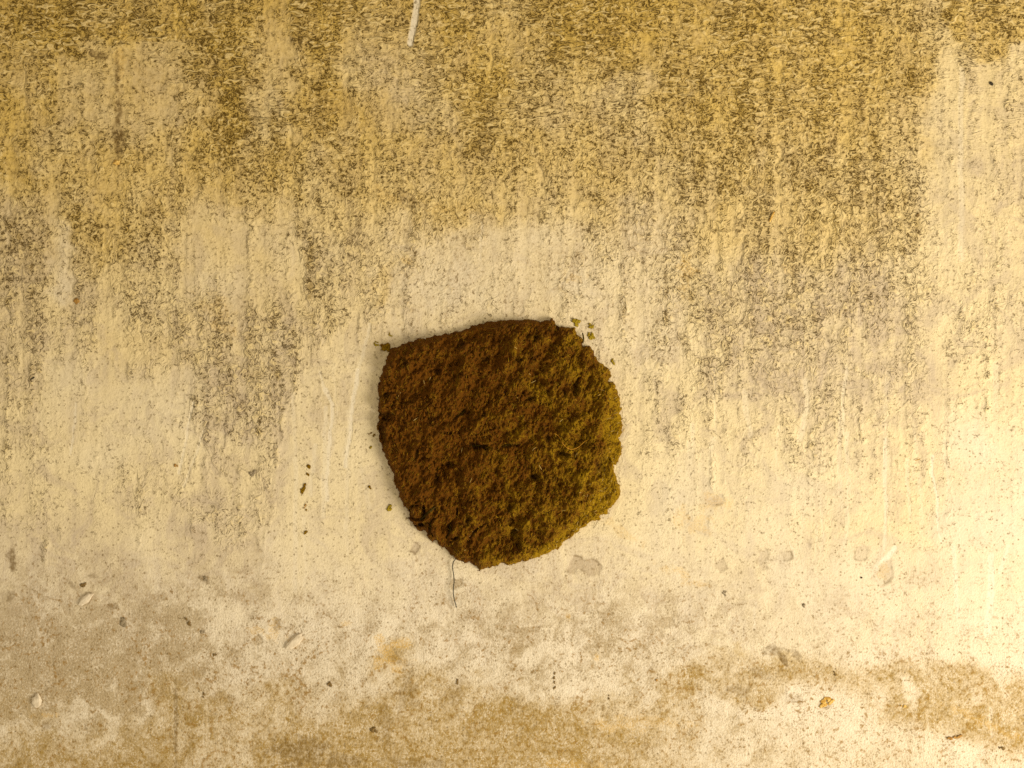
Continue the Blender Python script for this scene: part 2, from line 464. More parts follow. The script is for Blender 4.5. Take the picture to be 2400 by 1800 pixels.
    mold *= 1 - 0.9 * dripm
    tan *= 1 - 0.8 * dripm
    # ---- grit, bare grey skin
    grit = np.clip(sstep(1080, 1420, Y + 70 * wa + 0.06 * (X - 1000) * 0 ) * (1 - 0.45 * sstep(1300, 1700, X) * (1 - sstep(1380, 1450, Y))), 0, 1)
    grit = np.maximum(grit, 0.30 * box(x, y, 820, 1480, 480, 800, 60))
    bare = np.zeros(X.shape, np.float32)
    for a in [(-400, 430, 1290, 1520, .85, 60), (380, 600, 1040, 1300, .5, 50), (0, 300, 1120, 1330, .5, 50), (-100, 110, 430, 780, .55, 30), (440, 650, 680, 960, .45, 30),
              (150, 260, 1240, 1420, .5, 30), (550, 630, 20, 250, .5, 20), (740, 930, 20, 200, .5, 40), (1050, 1130, 60, 120, .4), (160, 440, 130, 260, .4, 30),
              (1560, 1960, 560, 900, .45, 60), (1480, 1900, 1180, 1420, .35, 60), (1880, 2050, 760, 900, .5, 50), (2150, 2300, 950, 1300, .3, 40), (930, 1500, 1240, 1420, .35, 60),
              (2100, 2230, 330, 420, .5, 30), (1840, 1960, 560, 700, .4)]:
        softbox(bare, x, y, a)
    low = sstep(1150, 1400, Y)
    bare = bare * (1 - 0.4 * low) + low * np.clip(0.30 + 0.36 * mott + 0.28 * big - 0.24 * sstep(1200, 1900, X) + 0.16 * (1 - sstep(300, 700, X)), 0, 0.8)
    bare = np.clip(bare * np.clip(1 + 0.8 * mott, 0.2, 2) , 0, 1)
    # ---- orange tints and brown stains
    orange = np.zeros(X.shape, np.float32)
    brown = np.zeros(X.shape, np.float32)
    def blob(arr, cx, cy, rx, ry, s, ang=0, rag=0.9):
        ca, sa = math.cos(math.radians(ang)), math.sin(math.radians(ang))
        R = max(rx, ry) * 2
        w_ = win(cx - R, cx + R, cy - R, cy + R, 4)
        u = ((X[w_] - cx) * ca + (Y[w_] - cy) * sa) / rx
        v = (-(X[w_] - cx) * sa + (Y[w_] - cy) * ca) / ry
        d = np.hypot(u, v) + rag * ragged[w_]
        arr[w_] = np.maximum(arr[w_], s * (1 - sstep(0.6, 1.15, d)))
        return arr
    for a in [(835, 1400, 26, 22, .75), (845, 1425, 34, 16, .7), (870, 1385, 16, 12, .6), (860, 1440, 22, 14, .55), (815, 1385, 6, 16, .6), (1482, 575, 20, 24, .55), (1478, 600, 14, 30, .4),
              (1545, 1085, 30, 16, .40), (1505, 1130, 30, 26, .42), (1470, 1120, 20, 24, .35), (1340, 1145, 46, 10, .34, 30), (1460, 1235, 44, 10, .4, 20), (1500, 1260, 22, 8, .4, 10),
              (1905, 1235, 14, 16, .35), (560, 1365, 40, 10, .5, 20), (590, 1360, 16, 22, .5, 30), (630, 1390, 24, 8, .5, 40), (745, 1345, 10, 6, .5), (100, 1545, 30, 6, .5),
              (1290, 1420, 5, 10, .7), (1228, 1330, 4, 9, .6), (470, 665, 40, 22, .22, 20), (490, 710, 30, 10, .3, 20), (270, 40, 8, 60, .35, 0), (260, 120, 12, 36, .4), (1000, 450, 60, 10, .2),
              (880, 560, 10, 10, .4), (1240, 600, 26, 12, .3), (890, 850, 5, 5, .3), (400, 365, 12, 10, .35), (1700, 580, 16, 8, .3), (830, 420, 20, 16, .3), (1250, 1660, 70, 14, .5, 10), (1420, 1560, 80, 12, .3, 5),
              (2150, 1570, 60, 8, .45, 28), (2080, 1540, 50, 8, .45, 30), (1330, 1570, 60, 10, .4, 8)]:
        orange = blob(orange, a[0], a[1], a[2], a[3], a[4] * 0.8, a[5] if len(a) > 5 else 0, 1.5)
    for a in [(207, 117, 20, 9, .75, 15), (228, 124, 9, 9, .6), (257, 310, 14, 46, .8, 0, .7), (256, 245, 8, 46, .8, 0, .6), (254, 160, 5, 60, .6, 0, .7), (880, 432, 16, 12, .35, 10),
              (28, 1215, 6, 26, .8), (25, 1200, 12, 8, .6), (440, 1250, 16, 7, .55, 35), (155, 1265, 4, 18, .5, -40), (545, 1330, 6, 20, .35, 20), (600, 1350, 8, 14, .5), (205, 1245, 14, 6, .5),
              (240, 1310, 14, 8, .5), (1695, 1417, 20, 12, .85, 10, 1.8), (1676, 1408, 22, 12, .55, 0, 1.8), (1716, 1420, 14, 12, .5, 0, 1.8), (1260, 1226, 22, 13, .0), (868, 1430, 26, 10, .4, 20), (885, 1455, 10, 14, .35),
              (985, 1500, 18, 40, .25), (1640, 1455, 24, 12, .35), (1600, 1490, 30, 14, .4), (1715, 1510, 24, 10, .3, 20), (1785, 1520, 10, 12, .35), (380, 1560, 5, 100, .6, 0, .6),
              (415, 460, 6, 5, .4), (315, 1100, 4, 4, .4), (650, 1625, 70, 34, .5), (735, 1645, 40, 16, .5), (900, 1650, 70, 14, .35), (880, 1500, 24, 40, .3), (830, 1560, 20, 40, .3), (20, 1290, 10, 12, .5), (98, 1567, 12, 10, .45), (500, 1520, 22, 20, .2), (100, 1510, 3, 40, .4, 0, .4)]:
        brown = blob(brown, *a)
    # ---- peeled films: thin recessed outlines
    peel = np.zeros(X.shape, np.float32)
    for pts in [[(1228, 1215), (1240, 1200), (1262, 1210), (1290, 1208), (1300, 1222), (1294, 1240), (1272, 1246), (1262, 1232), (1246, 1226), (1236, 1244), (1226, 1236)],
                [(970, 1262), (976, 1248), (988, 1252), (998, 1248), (1000, 1262), (990, 1270), (972, 1272)], [(890, 1178), (900, 1172), (908, 1184), (900, 1196), (888, 1192)],
                [(1640, 1195), (1656, 1188), (1662, 1200), (1650, 1215), (1660, 1228), (1644, 1234), (1636, 1215)], [(1690, 1190), (1712, 1192), (1714, 1206), (1698, 1212), (1686, 1204)],
                [(1850, 1186), (1862, 1174), (1876, 1178), (1872, 1206), (1860, 1212), (1846, 1206)], [(1740, 1176), (1752, 1174), (1750, 1184), (1742, 1184)], [(1520, 1075), (1560, 1068), (1566, 1084), (1540, 1092), (1526, 1088)],
                [(868, 424), (896, 422), (894, 446), (880, 444), (870, 436)], [(1410, 1340), (1450, 1332), (1462, 1350), (1430, 1360)], [(620, 775), (640, 770), (638, 800)],
                [(540, 1380), (560, 1372), (570, 1386), (552, 1396)], [(1540, 1215), (1560, 1206), (1574, 1226), (1556, 1240)], [(1905, 1210), (1925, 1205), (1930, 1250), (1915, 1262), (1900, 1240)]]:
        pad = 20
        px = [p[0] for p in pts]; py = [p[1] for p in pts]
        i0, i1 = np.searchsorted(ax, min(px) - pad), np.searchsorted(ax, max(px) + pad)
        j0, j1 = np.searchsorted(ay, min(py) - pad), np.searchsorted(ay, max(py) + pad)
        sx, sy = X[j0:j1, i0:i1] + 5 * fa[j0:j1, i0:i1], Y[j0:j1, i0:i1] + 5 * fb[j0:j1, i0:i1] + 4 * ragged[j0:j1, i0:i1]
        d = poly_sdf(sx, sy, pts)
        ins = sstep(-1.5, 1.5, d)
        peel[j0:j1, i0:i1] = np.maximum(peel[j0:j1, i0:i1], ins)
        hgt[j0:j1, i0:i1] -= 0.0004 * ins
        hgt[j0:j1, i0:i1] += 0.0001 * np.exp(-((d + 3) / 2.5) ** 2)
        brown[j0:j1, i0:i1] = np.maximum(brown[j0:j1, i0:i1], 0.75 * np.exp(-(d / 2.2) ** 2) * np.clip(0.4 + 2.0 * fa[j0:j1, i0:i1], 0, 1))
    bare = np.clip(np.maximum(bare, peel * 0.95), 0, 1)
    # ---- orientation of the scallops
    hdir = np.clip(0.22 + 0.5 * (1 - sstep(150, 480, Y + 60 * wb)) + 0.5 * wa, 0, 1)
    # ---- broad relief of hand-trowelled plaster
    hgt += 0.0016 * fbm(X, Y, 330, 3, 21) + 0.00035 * fbm(X * 1.4, Y * 0.8, 90, 3, 25) + 0.00014 * fa
    hgt += 0.00022 * grit * ragged
    hgt += 0.0004 * np.exp(-((Y - (101 + 4 * wa)) / 4.0) ** 2) * box(X, Y, 130, 290, 60, 140, 12)
    # raised edge ridge of the old coat
    hgt += 0.00035 * np.exp(-((coat - 2) / 3.0) ** 2) * (Y > 690) * np.clip(0.4 + 2.5 * wb, 0, 1)
    global WALL_H
    WALL_H = (ax / S, ay / S, hgt)
    ny, nx = X.shape
    V = np.stack([wx(X / S), -hgt, wz(Y / S)], -1).reshape(-1, 3)
    idx = np.arange(nx * ny).reshape(ny, nx)
    F = np.stack([idx[:-1, :-1], idx[1:, :-1], idx[1:, 1:], idx[:-1, 1:]], -1).reshape(-1, 4)
    me = mesh_np('wall', V, F)
    add_col(me, 'stain_a', np.stack([mold, tan, white, grit], -1).reshape(-1, 4))
    add_col(me, 'stain_b', np.stack([bare, orange, brown, hdir], -1).reshape(-1, 4))
    o = link('wall', me, wall_material())
    tag(o, 'old cream limewashed wall with dark mould and ochre grime', None, None, 'structure')
    return o

build_wall()
def wall_h(px, py):
    a, b, h = WALL_H
    return float(h[min(np.searchsorted(b, py), len(b) - 1), min(np.searchsorted(a, px), len(a) - 1)])

# ------------------------------------------------------------------ DUNG material
def dung_material(name, fresh=(0.145, 0.048, 0.0008), dry_lit=(0.365, 0.202, 0.004), attr=True, shift=0.0):
    t = NT(name)
    P = t.obj()
    pr = t.mapping(P, (1, 1, 1), (0, math.radians(16), 0))
    fib = t.noise(t.mapping(pr, (850, 850, 520)), 1, 3, 0.7, 0.6)
    gr = t.noise(P, 1100, 2, 0.6)
    md = t.noise(P, 75, 5, 0.7)
    if attr:
        d, hi, pit, _ = t.attr('dung')
    else:
        d, hi, pit = 0.6, 0.5, 0.0
    f = t.add(t.mul(fib, 0.70), t.add(t.mul(gr, 0.45), t.mul(md, 0.75)))
    f = t.add(f, t.math('MULTIPLY_ADD', d, 0.46, t.math('MULTIPLY_ADD', hi, 0.30, -0.50 + shift)))
    f = t.ss(f, 0.70, 1.12)
    c = t.mix(f, fresh, dry_lit)  # brown to olive: dryness, plus shaded and lit tones put into the colour
    c = t.mix(t.mul(t.ss(gr, 0.54, 0.68), 0.45), c, (0.14, 0.038, 0.0008))
    c = t.mix(t.mul(t.ss(fib, 0.46, 0.34), 0.40), c, (0.036, 0.013, 0.0006))
    c = t.mix(t.mul(pit, 0.45), c, (0.032, 0.014, 0.0015))  # shade of the holes darkened into the colour too
    h = t.add(t.mul(fib, 0.9), t.add(t.mul(gr, 0.5), t.mul(md, 0.9)))
    nrm = t.bump(h, 1.0, 0.0021)
    return t.out(c, t.ss(gr, 0.35, 0.75, 0.9, 0.6), nrm, 0.09)

DUNG = dung_material('cow_dung')
CRUMB = dung_material('dung_crumb_matter', attr=False, shift=0.06)

def plain(name, c0, c1, scale=300, rough=0.8, spec=0.2, bump=0.0006):
    t = NT(name)
    P = t.obj()
    n = t.noise(P, scale, 3, 0.6)
    return t.out(t.mix(t.ss(n, 0.35, 0.65), c0, c1), rough, t.bump(n, 0.8, bump), spec)

# ------------------------------------------------------------------ DUNG CAKE
def z1(v): return [(800 + a * .32550, 680 + b * .32550) for a, b in v]
def z6(v): return [(860 + a * .18083, 1140 + b * .18083) for a, b in v]
def z5(v): return [(1160 + a * .14467, 1000 + b * .14467) for a, b in v]
def zb(v): return [(800 + a * .36166, 1200 + b * .36166) for a, b in v]

outline = (z1([(350, 425), (480, 375), (560, 352), (640, 342), (720, 322), (800, 312), (870, 285), (940, 262), (1000, 245), (1080, 225), (1140, 222), (1200, 212), (1280, 214), (1350, 205), (1430, 228),
               (1490, 215), (1515, 205), (1540, 235), (1565, 265), (1640, 268), (1685, 272), (1692, 320), (1735, 350), (1745, 395), (1790, 410), (1820, 445), (1832, 480), (1860, 520), (1895, 548), (1925, 560),
               (1940, 610), (1925, 652), (1965, 675), (1990, 730), (2005, 790), (2015, 840), (2012, 900), (2024, 960), (2022, 1030)])
           + z5([(2010, 180), (2050, 290), (2060, 350), (2030, 450), (2000, 560), (1930, 615), (1920, 690), (1960, 800), (2000, 920), (2022, 1040), (2010, 1150), (1940, 1240), (1840, 1370), (1760, 1420), (1700, 1430),
                 (1708, 1490), (1640, 1510), (1560, 1520), (1480, 1600), (1390, 1659)])
           + zb([(1500, 155), (1450, 190), (1400, 240), (1330, 268), (1260, 298), (1200, 318)])
           + z6([(2080, 965), (1960, 980), (1900, 1000), (1850, 1020), (1800, 1010), (1760, 992), (1690, 1020), (1620, 1030), (1590, 1055), (1500, 1075), (1455, 1085), (1440, 1050), (1400, 1025), (1330, 990), (1230, 965), (1160, 950),
                 (1120, 910), (1060, 850), (1000, 795), (930, 770), (890, 700), (840, 715), (790, 650), (740, 578), (655, 558), (640, 520), (560, 460), (522, 412), (565, 395), (560, 340), (490, 262), (440, 190), (400, 90)])
           + z1([(410, 1460), (380, 1385), (376, 1320), (350, 1270), (320, 1200), (287, 1130), (272, 1050), (258, 970), (266, 900), (262, 850), (268, 760), (270, 680), (285, 620), (298, 560), (325, 500)]))

BASE = (1165.0, 1040.0)
cake = bpy.data.objects.new('dung_cake', None)
cake.empty_display_size = 0.05
col.objects.link(cake)
cake.location = (wx(BASE[0]), 0, wz(BASE[1]))
tag(cake, 'large round brown and olive cow dung cake pressed onto the wall', 'dung cake')
bpy.context.view_layer.update()

def build_cake():
    st = 1.2
    ax = np.arange(855, 1485, st, dtype=np.float32)
    ay = np.arange(722, 1352, st, dtype=np.float32)
    X, Y = np.meshgrid(ax, ay)
    r1 = fbm(X, Y, 16, 3, 41)
    r2 = fbm(X, Y, 45, 2, 44)
    s = poly_sdf(X + 3 * perlin(X / 14, Y / 14, 3), Y + 3 * perlin(X / 14, Y / 14, 6), outline) + 4.2 * r1 + 3.0 * perlin(X / 5.5, Y / 5.5, 9)
    # which flank: 1 on the thin spread lip at the right and lower right
    ang = np.degrees(np.arctan2(Y - 1040, X - 1165))
    lipm = sstep(-40, -5, ang) * (1 - sstep(58, 88, ang))
    lip_w = 20 + 16 * np.exp(-((ang + 8) / 10) ** 2) + 20 * np.exp(-((ang - 26) / 13) ** 2) + 8 * r2
    T = 13.5 + 1.6 * r2 - 3.5 * sstep(1100, 1300, Y)
    se = 5.5 + 5 * sstep(-170, -110, ang) * (1 - sstep(-60, -20, ang))
    prof = T * (1 - np.exp(-np.maximum(s, 0) / se))
    lip = (4.0 + 2.0 * r2) * (1 - np.exp(-np.maximum(s, 0) / 3.0)) + (T - 4) * sstep(lip_w * 0.75, lip_w * 1.7, s)
    h = prof * (1 - lipm) + lip * lipm
    inner = sstep(2, 28, s)
    # lumps, drag grain leaning to the right, fine fibres
    ca, sa = math.cos(math.radians(-74)), math.sin(math.radians(-74))
    U = X * ca + Y * sa
    W = -X * sa + Y * ca
    L = fbm(X, Y, 88, 2, 51)
    l2 = fbm(U / 1.2, W, 34, 3, 53)
    l3 = fbm(U / 1.35, W, 12, 3, 57)
    l4 = perlin(U / 9.0, W / 3.6, 61)
    rid = 1 - np.abs(fbm(X, Y, 34, 3, 65)) * 2.2
    cell = np.abs(fbm(X, Y, 24, 3, 68))
    relief = 8.5 * L + 6.0 * l2 + 2.3 * l3 + 1.0 * l4 + 1.6 * rid + 0.8 * fbm(X, Y, 7, 2, 77) - 1.9 * (1 - sstep(0, 0.10, cell)) * sstep(-.1, .35, fbm(X, Y, 70, 2, 69) + .1)
    h = h + relief * inner * (1 - 0.55 * lipm * (1 - sstep(lip_w, lip_w * 1.6, s))) + 0.5 * (l3 + l4) * sstep(0, 4, s)
    # holes, gouges and cracks
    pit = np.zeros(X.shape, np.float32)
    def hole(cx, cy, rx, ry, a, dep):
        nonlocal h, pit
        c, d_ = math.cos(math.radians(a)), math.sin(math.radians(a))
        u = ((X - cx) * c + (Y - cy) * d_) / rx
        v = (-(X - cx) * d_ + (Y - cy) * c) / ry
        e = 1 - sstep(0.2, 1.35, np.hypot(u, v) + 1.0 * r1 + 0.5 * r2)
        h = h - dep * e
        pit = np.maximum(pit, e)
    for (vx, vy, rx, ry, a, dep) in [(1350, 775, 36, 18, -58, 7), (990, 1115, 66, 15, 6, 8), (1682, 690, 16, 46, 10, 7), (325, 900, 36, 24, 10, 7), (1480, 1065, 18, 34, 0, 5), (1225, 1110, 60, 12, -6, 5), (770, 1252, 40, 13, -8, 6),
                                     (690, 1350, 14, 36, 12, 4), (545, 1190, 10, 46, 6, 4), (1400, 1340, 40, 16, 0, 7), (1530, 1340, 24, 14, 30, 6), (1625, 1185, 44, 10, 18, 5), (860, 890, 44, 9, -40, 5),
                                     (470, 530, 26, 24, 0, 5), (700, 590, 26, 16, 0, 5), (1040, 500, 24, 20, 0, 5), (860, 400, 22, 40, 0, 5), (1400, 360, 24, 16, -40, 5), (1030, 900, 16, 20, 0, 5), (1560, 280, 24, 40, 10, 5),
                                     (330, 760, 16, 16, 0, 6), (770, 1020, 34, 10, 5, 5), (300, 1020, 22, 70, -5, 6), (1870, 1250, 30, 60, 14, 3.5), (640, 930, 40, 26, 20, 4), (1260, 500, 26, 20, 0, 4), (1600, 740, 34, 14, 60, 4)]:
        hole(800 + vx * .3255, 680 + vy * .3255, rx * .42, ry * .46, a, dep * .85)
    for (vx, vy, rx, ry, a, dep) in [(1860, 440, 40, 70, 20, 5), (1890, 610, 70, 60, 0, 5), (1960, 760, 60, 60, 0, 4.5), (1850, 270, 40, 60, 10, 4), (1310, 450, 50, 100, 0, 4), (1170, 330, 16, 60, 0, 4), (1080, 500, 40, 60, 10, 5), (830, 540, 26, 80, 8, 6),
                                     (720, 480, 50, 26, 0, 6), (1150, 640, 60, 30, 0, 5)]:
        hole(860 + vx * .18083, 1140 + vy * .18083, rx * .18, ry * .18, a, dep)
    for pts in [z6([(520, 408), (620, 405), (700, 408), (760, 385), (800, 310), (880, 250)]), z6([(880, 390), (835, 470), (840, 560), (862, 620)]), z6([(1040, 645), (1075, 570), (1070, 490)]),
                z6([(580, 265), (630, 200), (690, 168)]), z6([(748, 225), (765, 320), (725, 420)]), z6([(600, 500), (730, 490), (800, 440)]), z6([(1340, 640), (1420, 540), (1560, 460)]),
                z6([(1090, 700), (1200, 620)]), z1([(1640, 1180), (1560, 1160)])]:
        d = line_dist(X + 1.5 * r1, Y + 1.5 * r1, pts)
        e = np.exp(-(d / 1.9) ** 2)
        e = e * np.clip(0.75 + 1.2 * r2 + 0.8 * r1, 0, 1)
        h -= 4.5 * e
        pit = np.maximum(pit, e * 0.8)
    # round pellet at the lower left
    d = np.hypot(X - (860 + 660 * .18083), Y - (1140 + 325 * .18083))
    h += 3.2 * (1 - sstep(8, 17, d)) - 3 * np.exp(-((d - 18) / 2) ** 2)
    # knob standing up on the top edge
    d = np.hypot((X - 1293) / 9, (Y - 752) / 9)
    h += 3 * np.exp(-d ** 2)
    h = np.where(s > 0, np.maximum(h, 0.9), 0)
    h = h - 3.0 * (1 - sstep(-3.5, 0.8, s))          # dive behind the wall face outside the outline
    keep = s > -5.5
    dry_lit = 0.02 + 0.62 * sstep(930, 1440, X + 0.30 * (Y - 1040) + 60 * r2) + 0.28 * fbm(X, Y, 60, 3, 71)  # olive grows to the right: drier dung, partly painted light from that side
    dry_lit = np.clip(dry_lit + 0.42 * lipm * (1 - sstep(lip_w * 0.9, lip_w * 1.5, s)), 0, 1)
    hi = np.clip(0.5 + 0.55 * (l2 * 0.8 + l3 * 0.7 + l4 * 0.5), 0, 1)  # raised grain coloured as lit, low grain as shaded
    ny, nx = X.shape
    idx = np.arange(nx * ny).reshape(ny, nx)
    k = keep[:-1, :-1] & keep[1:, :-1] & keep[1:, 1:] & keep[:-1, 1:]
    F = np.stack([idx[:-1, :-1], idx[1:, :-1], idx[1:, 1:], idx[:-1, 1:]], -1)[k]
    used = np.unique(F)
    remap = np.full(nx * ny, -1)
    remap[used] = np.arange(len(used))
    # small sideways push so that the sides are not a pure height field
    jx = 0.0009 * l3 * inner
    V = np.stack([wx(X) - wx(BASE[0]) + jx, -h * 0.001, wz(Y) - wz(BASE[1]) + 0.0009 * l4 * inner], -1).reshape(-1, 3)[used]
    me = mesh_np('dung_body', V, remap[F])
    add_col(me, 'dung', np.stack([dry_lit, hi, pit, dry_lit * 0 + 1], -1).reshape(-1, 4)[used])
    o = bpy.data.objects.new('body', me)
    me.materials.append(DUNG)
    col.objects.link(o)
    o.parent = cake
    return ax, ay, h, s, dry_lit

CAX, CAY, CH, CS, CDRY_LIT = build_cake()
def cake_h(px, py):
    i = int(round((px - CAX[0]) / 1.2)); j = int(round((py - CAY[0]) / 1.2))
    i = min(max(i, 0), len(CAX) - 1); j = min(max(j, 0), len(CAY) - 1)
    return max(CH[j, i], 0.6) * 0.001

# thousands of short chewed plant fibres on the surface: one part
def fibre_material():
    t = NT('chewed_fibre')
    r, g, b, a = t.attr('tint')
    n = t.node('ShaderNodeAttribute', attribute_name='tint')
    return t.out(n.outputs['Color'], 0.7, None, 0.12)
FIB = fibre_material()

def build_fibres(n=10000):
    rs = np.random.RandomState(12)
    V = []; F = []; C = []
    k = 0
    pal = [((0.085, 0.030, 0.0008), .26), ((0.19, 0.062, 0.001), .20), ((0.24, 0.125, 0.003), .34), ((0.37, 0.22, 0.006), .18), ((0.62, 0.42, 0.12), .04)]  # palest tint also stands in for tiny glints
    cum = np.cumsum([p[1] for p in pal])
    while k < n:
        px, py = rs.uniform(860, 1478), rs.uniform(726, 1348)
        i = int((px - CAX[0]) / 1.2); j = int((py - CAY[0]) / 1.2)
        if CS[j, i] < (3 if rs.rand() < .8 else -1.5):
            continue
        ln = rs.uniform(3, 10) if rs.rand() < .93 else rs.uniform(9, 19)
        an = math.radians(rs.normal(-70, 48))
        wd = rs.uniform(0.7, 1.6)
        dx, dy = math.cos(an), math.sin(an)
        bend = rs.uniform(-.22, .22)
        base = len(V)
        for q, tt in enumerate((-.5, 0, .5)):
            cx = px + dx * ln * tt - dy * bend * ln * (0.25 - tt * tt) * 2
            cy = py + dy * ln * tt + dx * bend * ln * (0.25 - tt * tt) * 2
            hh = cake_h(cx, cy) * 1000 + rs.uniform(-0.1, 0.45)
            w_ = wd * (0.5 if q != 1 else 1.0) * 0.5
            for (o1, o2) in ((-1, 0), (1, 0), (0, 1.3)):
                V.append((wx(cx - dy * w_ * o1) - wx(BASE[0]), -(hh + w_ * 0.42 * o2) * 0.001, wz(cy + dx * w_ * o1) - wz(BASE[1])))
        for q in (0, 1):
            a = base + q * 3
            for e in range(3):
                F.append((a + e, a + (e + 1) % 3, a + 3 + (e + 1) % 3, a + 3 + e))
        u = rs.rand()
        u = u * (0.72 + 0.4 * CDRY_LIT[j, i])
        c = np.array(pal[min(int(np.searchsorted(cum, min(u, .999))), len(pal) - 1)][0]) * rs.uniform(.7, 1.25)
        C += [(c[0], c[1], c[2], 1)] * 9
        k += 1
    me = mesh_np('plant_fibres', np.array(V), np.array(F), True)
    add_col(me, 'tint', np.array(C))
    me.materials.append(FIB)
    o = bpy.data.objects.new('plant_fibres', me)
    col.objects.link(o)
    o.parent = cake
    tag(o, 'short chewed plant fibres covering the dung surface', kind='stuff')
build_fibres()

def strand(pts, rad, heights, mat, name, parent, flat=1.0, base=BASE, label=None, taper=True):
    """round tapered tube through photo points; heights above the wall in metres"""
    P = [np.array((wx(p[0]) - wx(base[0]), -h, wz(p[1]) - wz(base[1]))) for p, h in zip(pts, heights)]
    # Catmull-Rom subdivision
    Q = []
    for i in range(len(P) - 1):
        p0 = P[max(i - 1, 0)]; p1 = P[i]; p2 = P[i + 1]; p3 = P[min(i + 2, len(P) - 1)]
        for q in range(4):
            t = q / 4.0
            Q.append(0.5 * ((2 * p1) + (-p0 + p2) * t + (2 * p0 - 5 * p1 + 4 * p2 - p3) * t * t + (-p0 + 3 * p1 - 3 * p2 + p3) * t ** 3))
    Q.append(P[-1])
    n = len(Q)
    V = []; F = []
    for i, c in enumerate(Q):
        d = Q[min(i + 1, n - 1)] - Q[max(i - 1, 0)]
        d = d / (np.linalg.norm(d) + 1e-12)
        side = np.cross(d, (0, 1, 0)); side /= (np.linalg.norm(side) + 1e-12)
        up = np.cross(side, d)
        tt = i / (n - 1)
        r = rad * PX * ((0.35 + 0.65 * math.sin(math.pi * min(max(tt, .04), .96)) ** 0.5) if taper else 1)
        for a in range(6):
            th = a * math.pi / 3
            V.append(c + side * r * math.cos(th) + up * r * flat * math.sin(th))
    for i in range(n - 1):
        for a in range(6):
            F.append((i * 6 + a, i * 6 + (a + 1) % 6, (i + 1) * 6 + (a + 1) % 6, (i + 1) * 6 + a))
    me = mesh_np(name, np.array(V), np.array(F))
    me.materials.append(mat)
    o = bpy.data.objects.new(name, me)
    col.objects.link(o)
    if parent is not None:
        o.parent = parent
    else:
        o.location = (wx(base[0]), -wall_h(*base), wz(base[1]))
    if label:
        o['label'] = label
    return o

STRAW = plain('pale_straw', (0.42, 0.26, 0.05), (0.58, 0.39, 0.11), 500, 0.5, 0.35)
ROOT = plain('orange_rootlet', (0.42, 0.17, 0.008), (0.58, 0.28, 0.02), 700, 0.6, 0.15)
BLADE = plain('dark_grass', (0.030, 0.018, 0.002), (0.075, 0.050, 0.004), 400, 0.8, 0.08)
HAIR = plain('dark_hair', (0.035, 0.030, 0.012), (0.06, 0.05, 0.02), 500, 0.5, 0.3)

def on_cake(pts, rad, mat, name, label=None, lift=0.0008, flat=0.7):
    # resample so that the strand follows the surface
    R = []
    for a, b in zip(pts[:-1], pts[1:]):
        m = max(1, int(math.hypot(b[0] - a[0], b[1] - a[1]) / 9))
        for q in range(m):
            R.append((a[0] + (b[0] - a[0]) * q / m, a[1] + (b[1] - a[1]) * q / m))
    R.append(pts[-1])
    H = np.array([cake_h(*p) for p in R])
    if len(H) > 2:
        H = np.maximum(H, np.convolve(np.pad(H, 1, 'edge'), (.25, .5, .25), 'valid'))
    return strand(R, rad, list(H + lift), mat, name, cake, flat, label=label)

on_cake(z5([(955, 100), (1020, 140), (1050, 190), (1075, 245), (1120, 295), (1160, 330), (1230, 350), (1300, 335), (1360, 300), (1420, 245), (1490, 195)]), 0.8, ROOT, 'rootlet', 'thin curved orange rootlet', 0.0007)
for i, pts in enumerate([z1([(410, 785), (420, 760), (435, 735)]), z1([(1245, 415), (1265, 428)]), z1([(600, 650), (607, 690)]), z1([(1365, 668), (1400, 650)]), z1([(1350, 600), (1360, 612)]),
                         z5([(660, 320), (625, 340), (600, 375)]), z5([(1065, 1340), (1140, 1318)]), z1([(640, 650), (650, 625)]), z1([(875, 1130), (868, 1165)]), z1([(1265, 770), (1285, 800)]),
                         z1([(1590, 925), (1570, 945)]), z1([(1310, 900), (1322, 940)]), z6([(1330, 640), (1380, 560)]), z6([(1920, 530), (1965, 560)]), z6([(1270, 800), (1290, 790)]), z6([(2130, 930), (2170, 915)]), z5([(1500, 905), (1560, 895)]),
                         z1([(1420, 1250), (1440, 1285)]), z1([(930, 1375), (945, 1340)]), z1([(530, 935), (560, 915)])]):
    on_cake(pts, 0.62, STRAW, 'straw', None, 0.0006)
for i, (pts, r) in enumerate([(z6([(700, 420), (760, 370), (830, 300), (900, 245)]), 2.6), (z6([(1075, 490), (1090, 560), (1060, 630)]), 1.8), (z1([(835, 905), (865, 895), (890, 868)]), 1.2), (z1([(925, 1106), (955, 1118), (990, 1116), (1030, 1124)]), 1.5),
                              (z6([(845, 440), (835, 540), (860, 620)]), 1.6), (z1([(1160, 1122), (1200, 1108), (1232, 1110)]), 0.9)]):
    on_cake(pts, r, BLADE, 'grass_blade', 'dark blade of chewed grass' if i == 0 else None, 0.0006, 0.35)
# the sliver on the upper right edge and the hair hanging from the lower edge
strand(z1([(1738, 385), (1742, 352), (1738, 325), (1733, 308)]), 1.9, [0.004, 0.004, 0.0045, 0.005], BLADE, 'sliver', cake, 0.7)
strand(z6([(1150, 935), (1122, 975), (1112, 1040), (1124, 1130), (1132, 1220), (1124, 1310), (1122, 1390), (1140, 1480), (1156, 1540), (1160, 1565)]), 1.15,
       [0.003, 0.0035, 0.003, 0.0025, 0.003, 0.0035, 0.003, 0.0025, 0.002, 0.002], HAIR, 'hair', cake, 1.0, label='single dark hair hanging from the lower edge', taper=False)

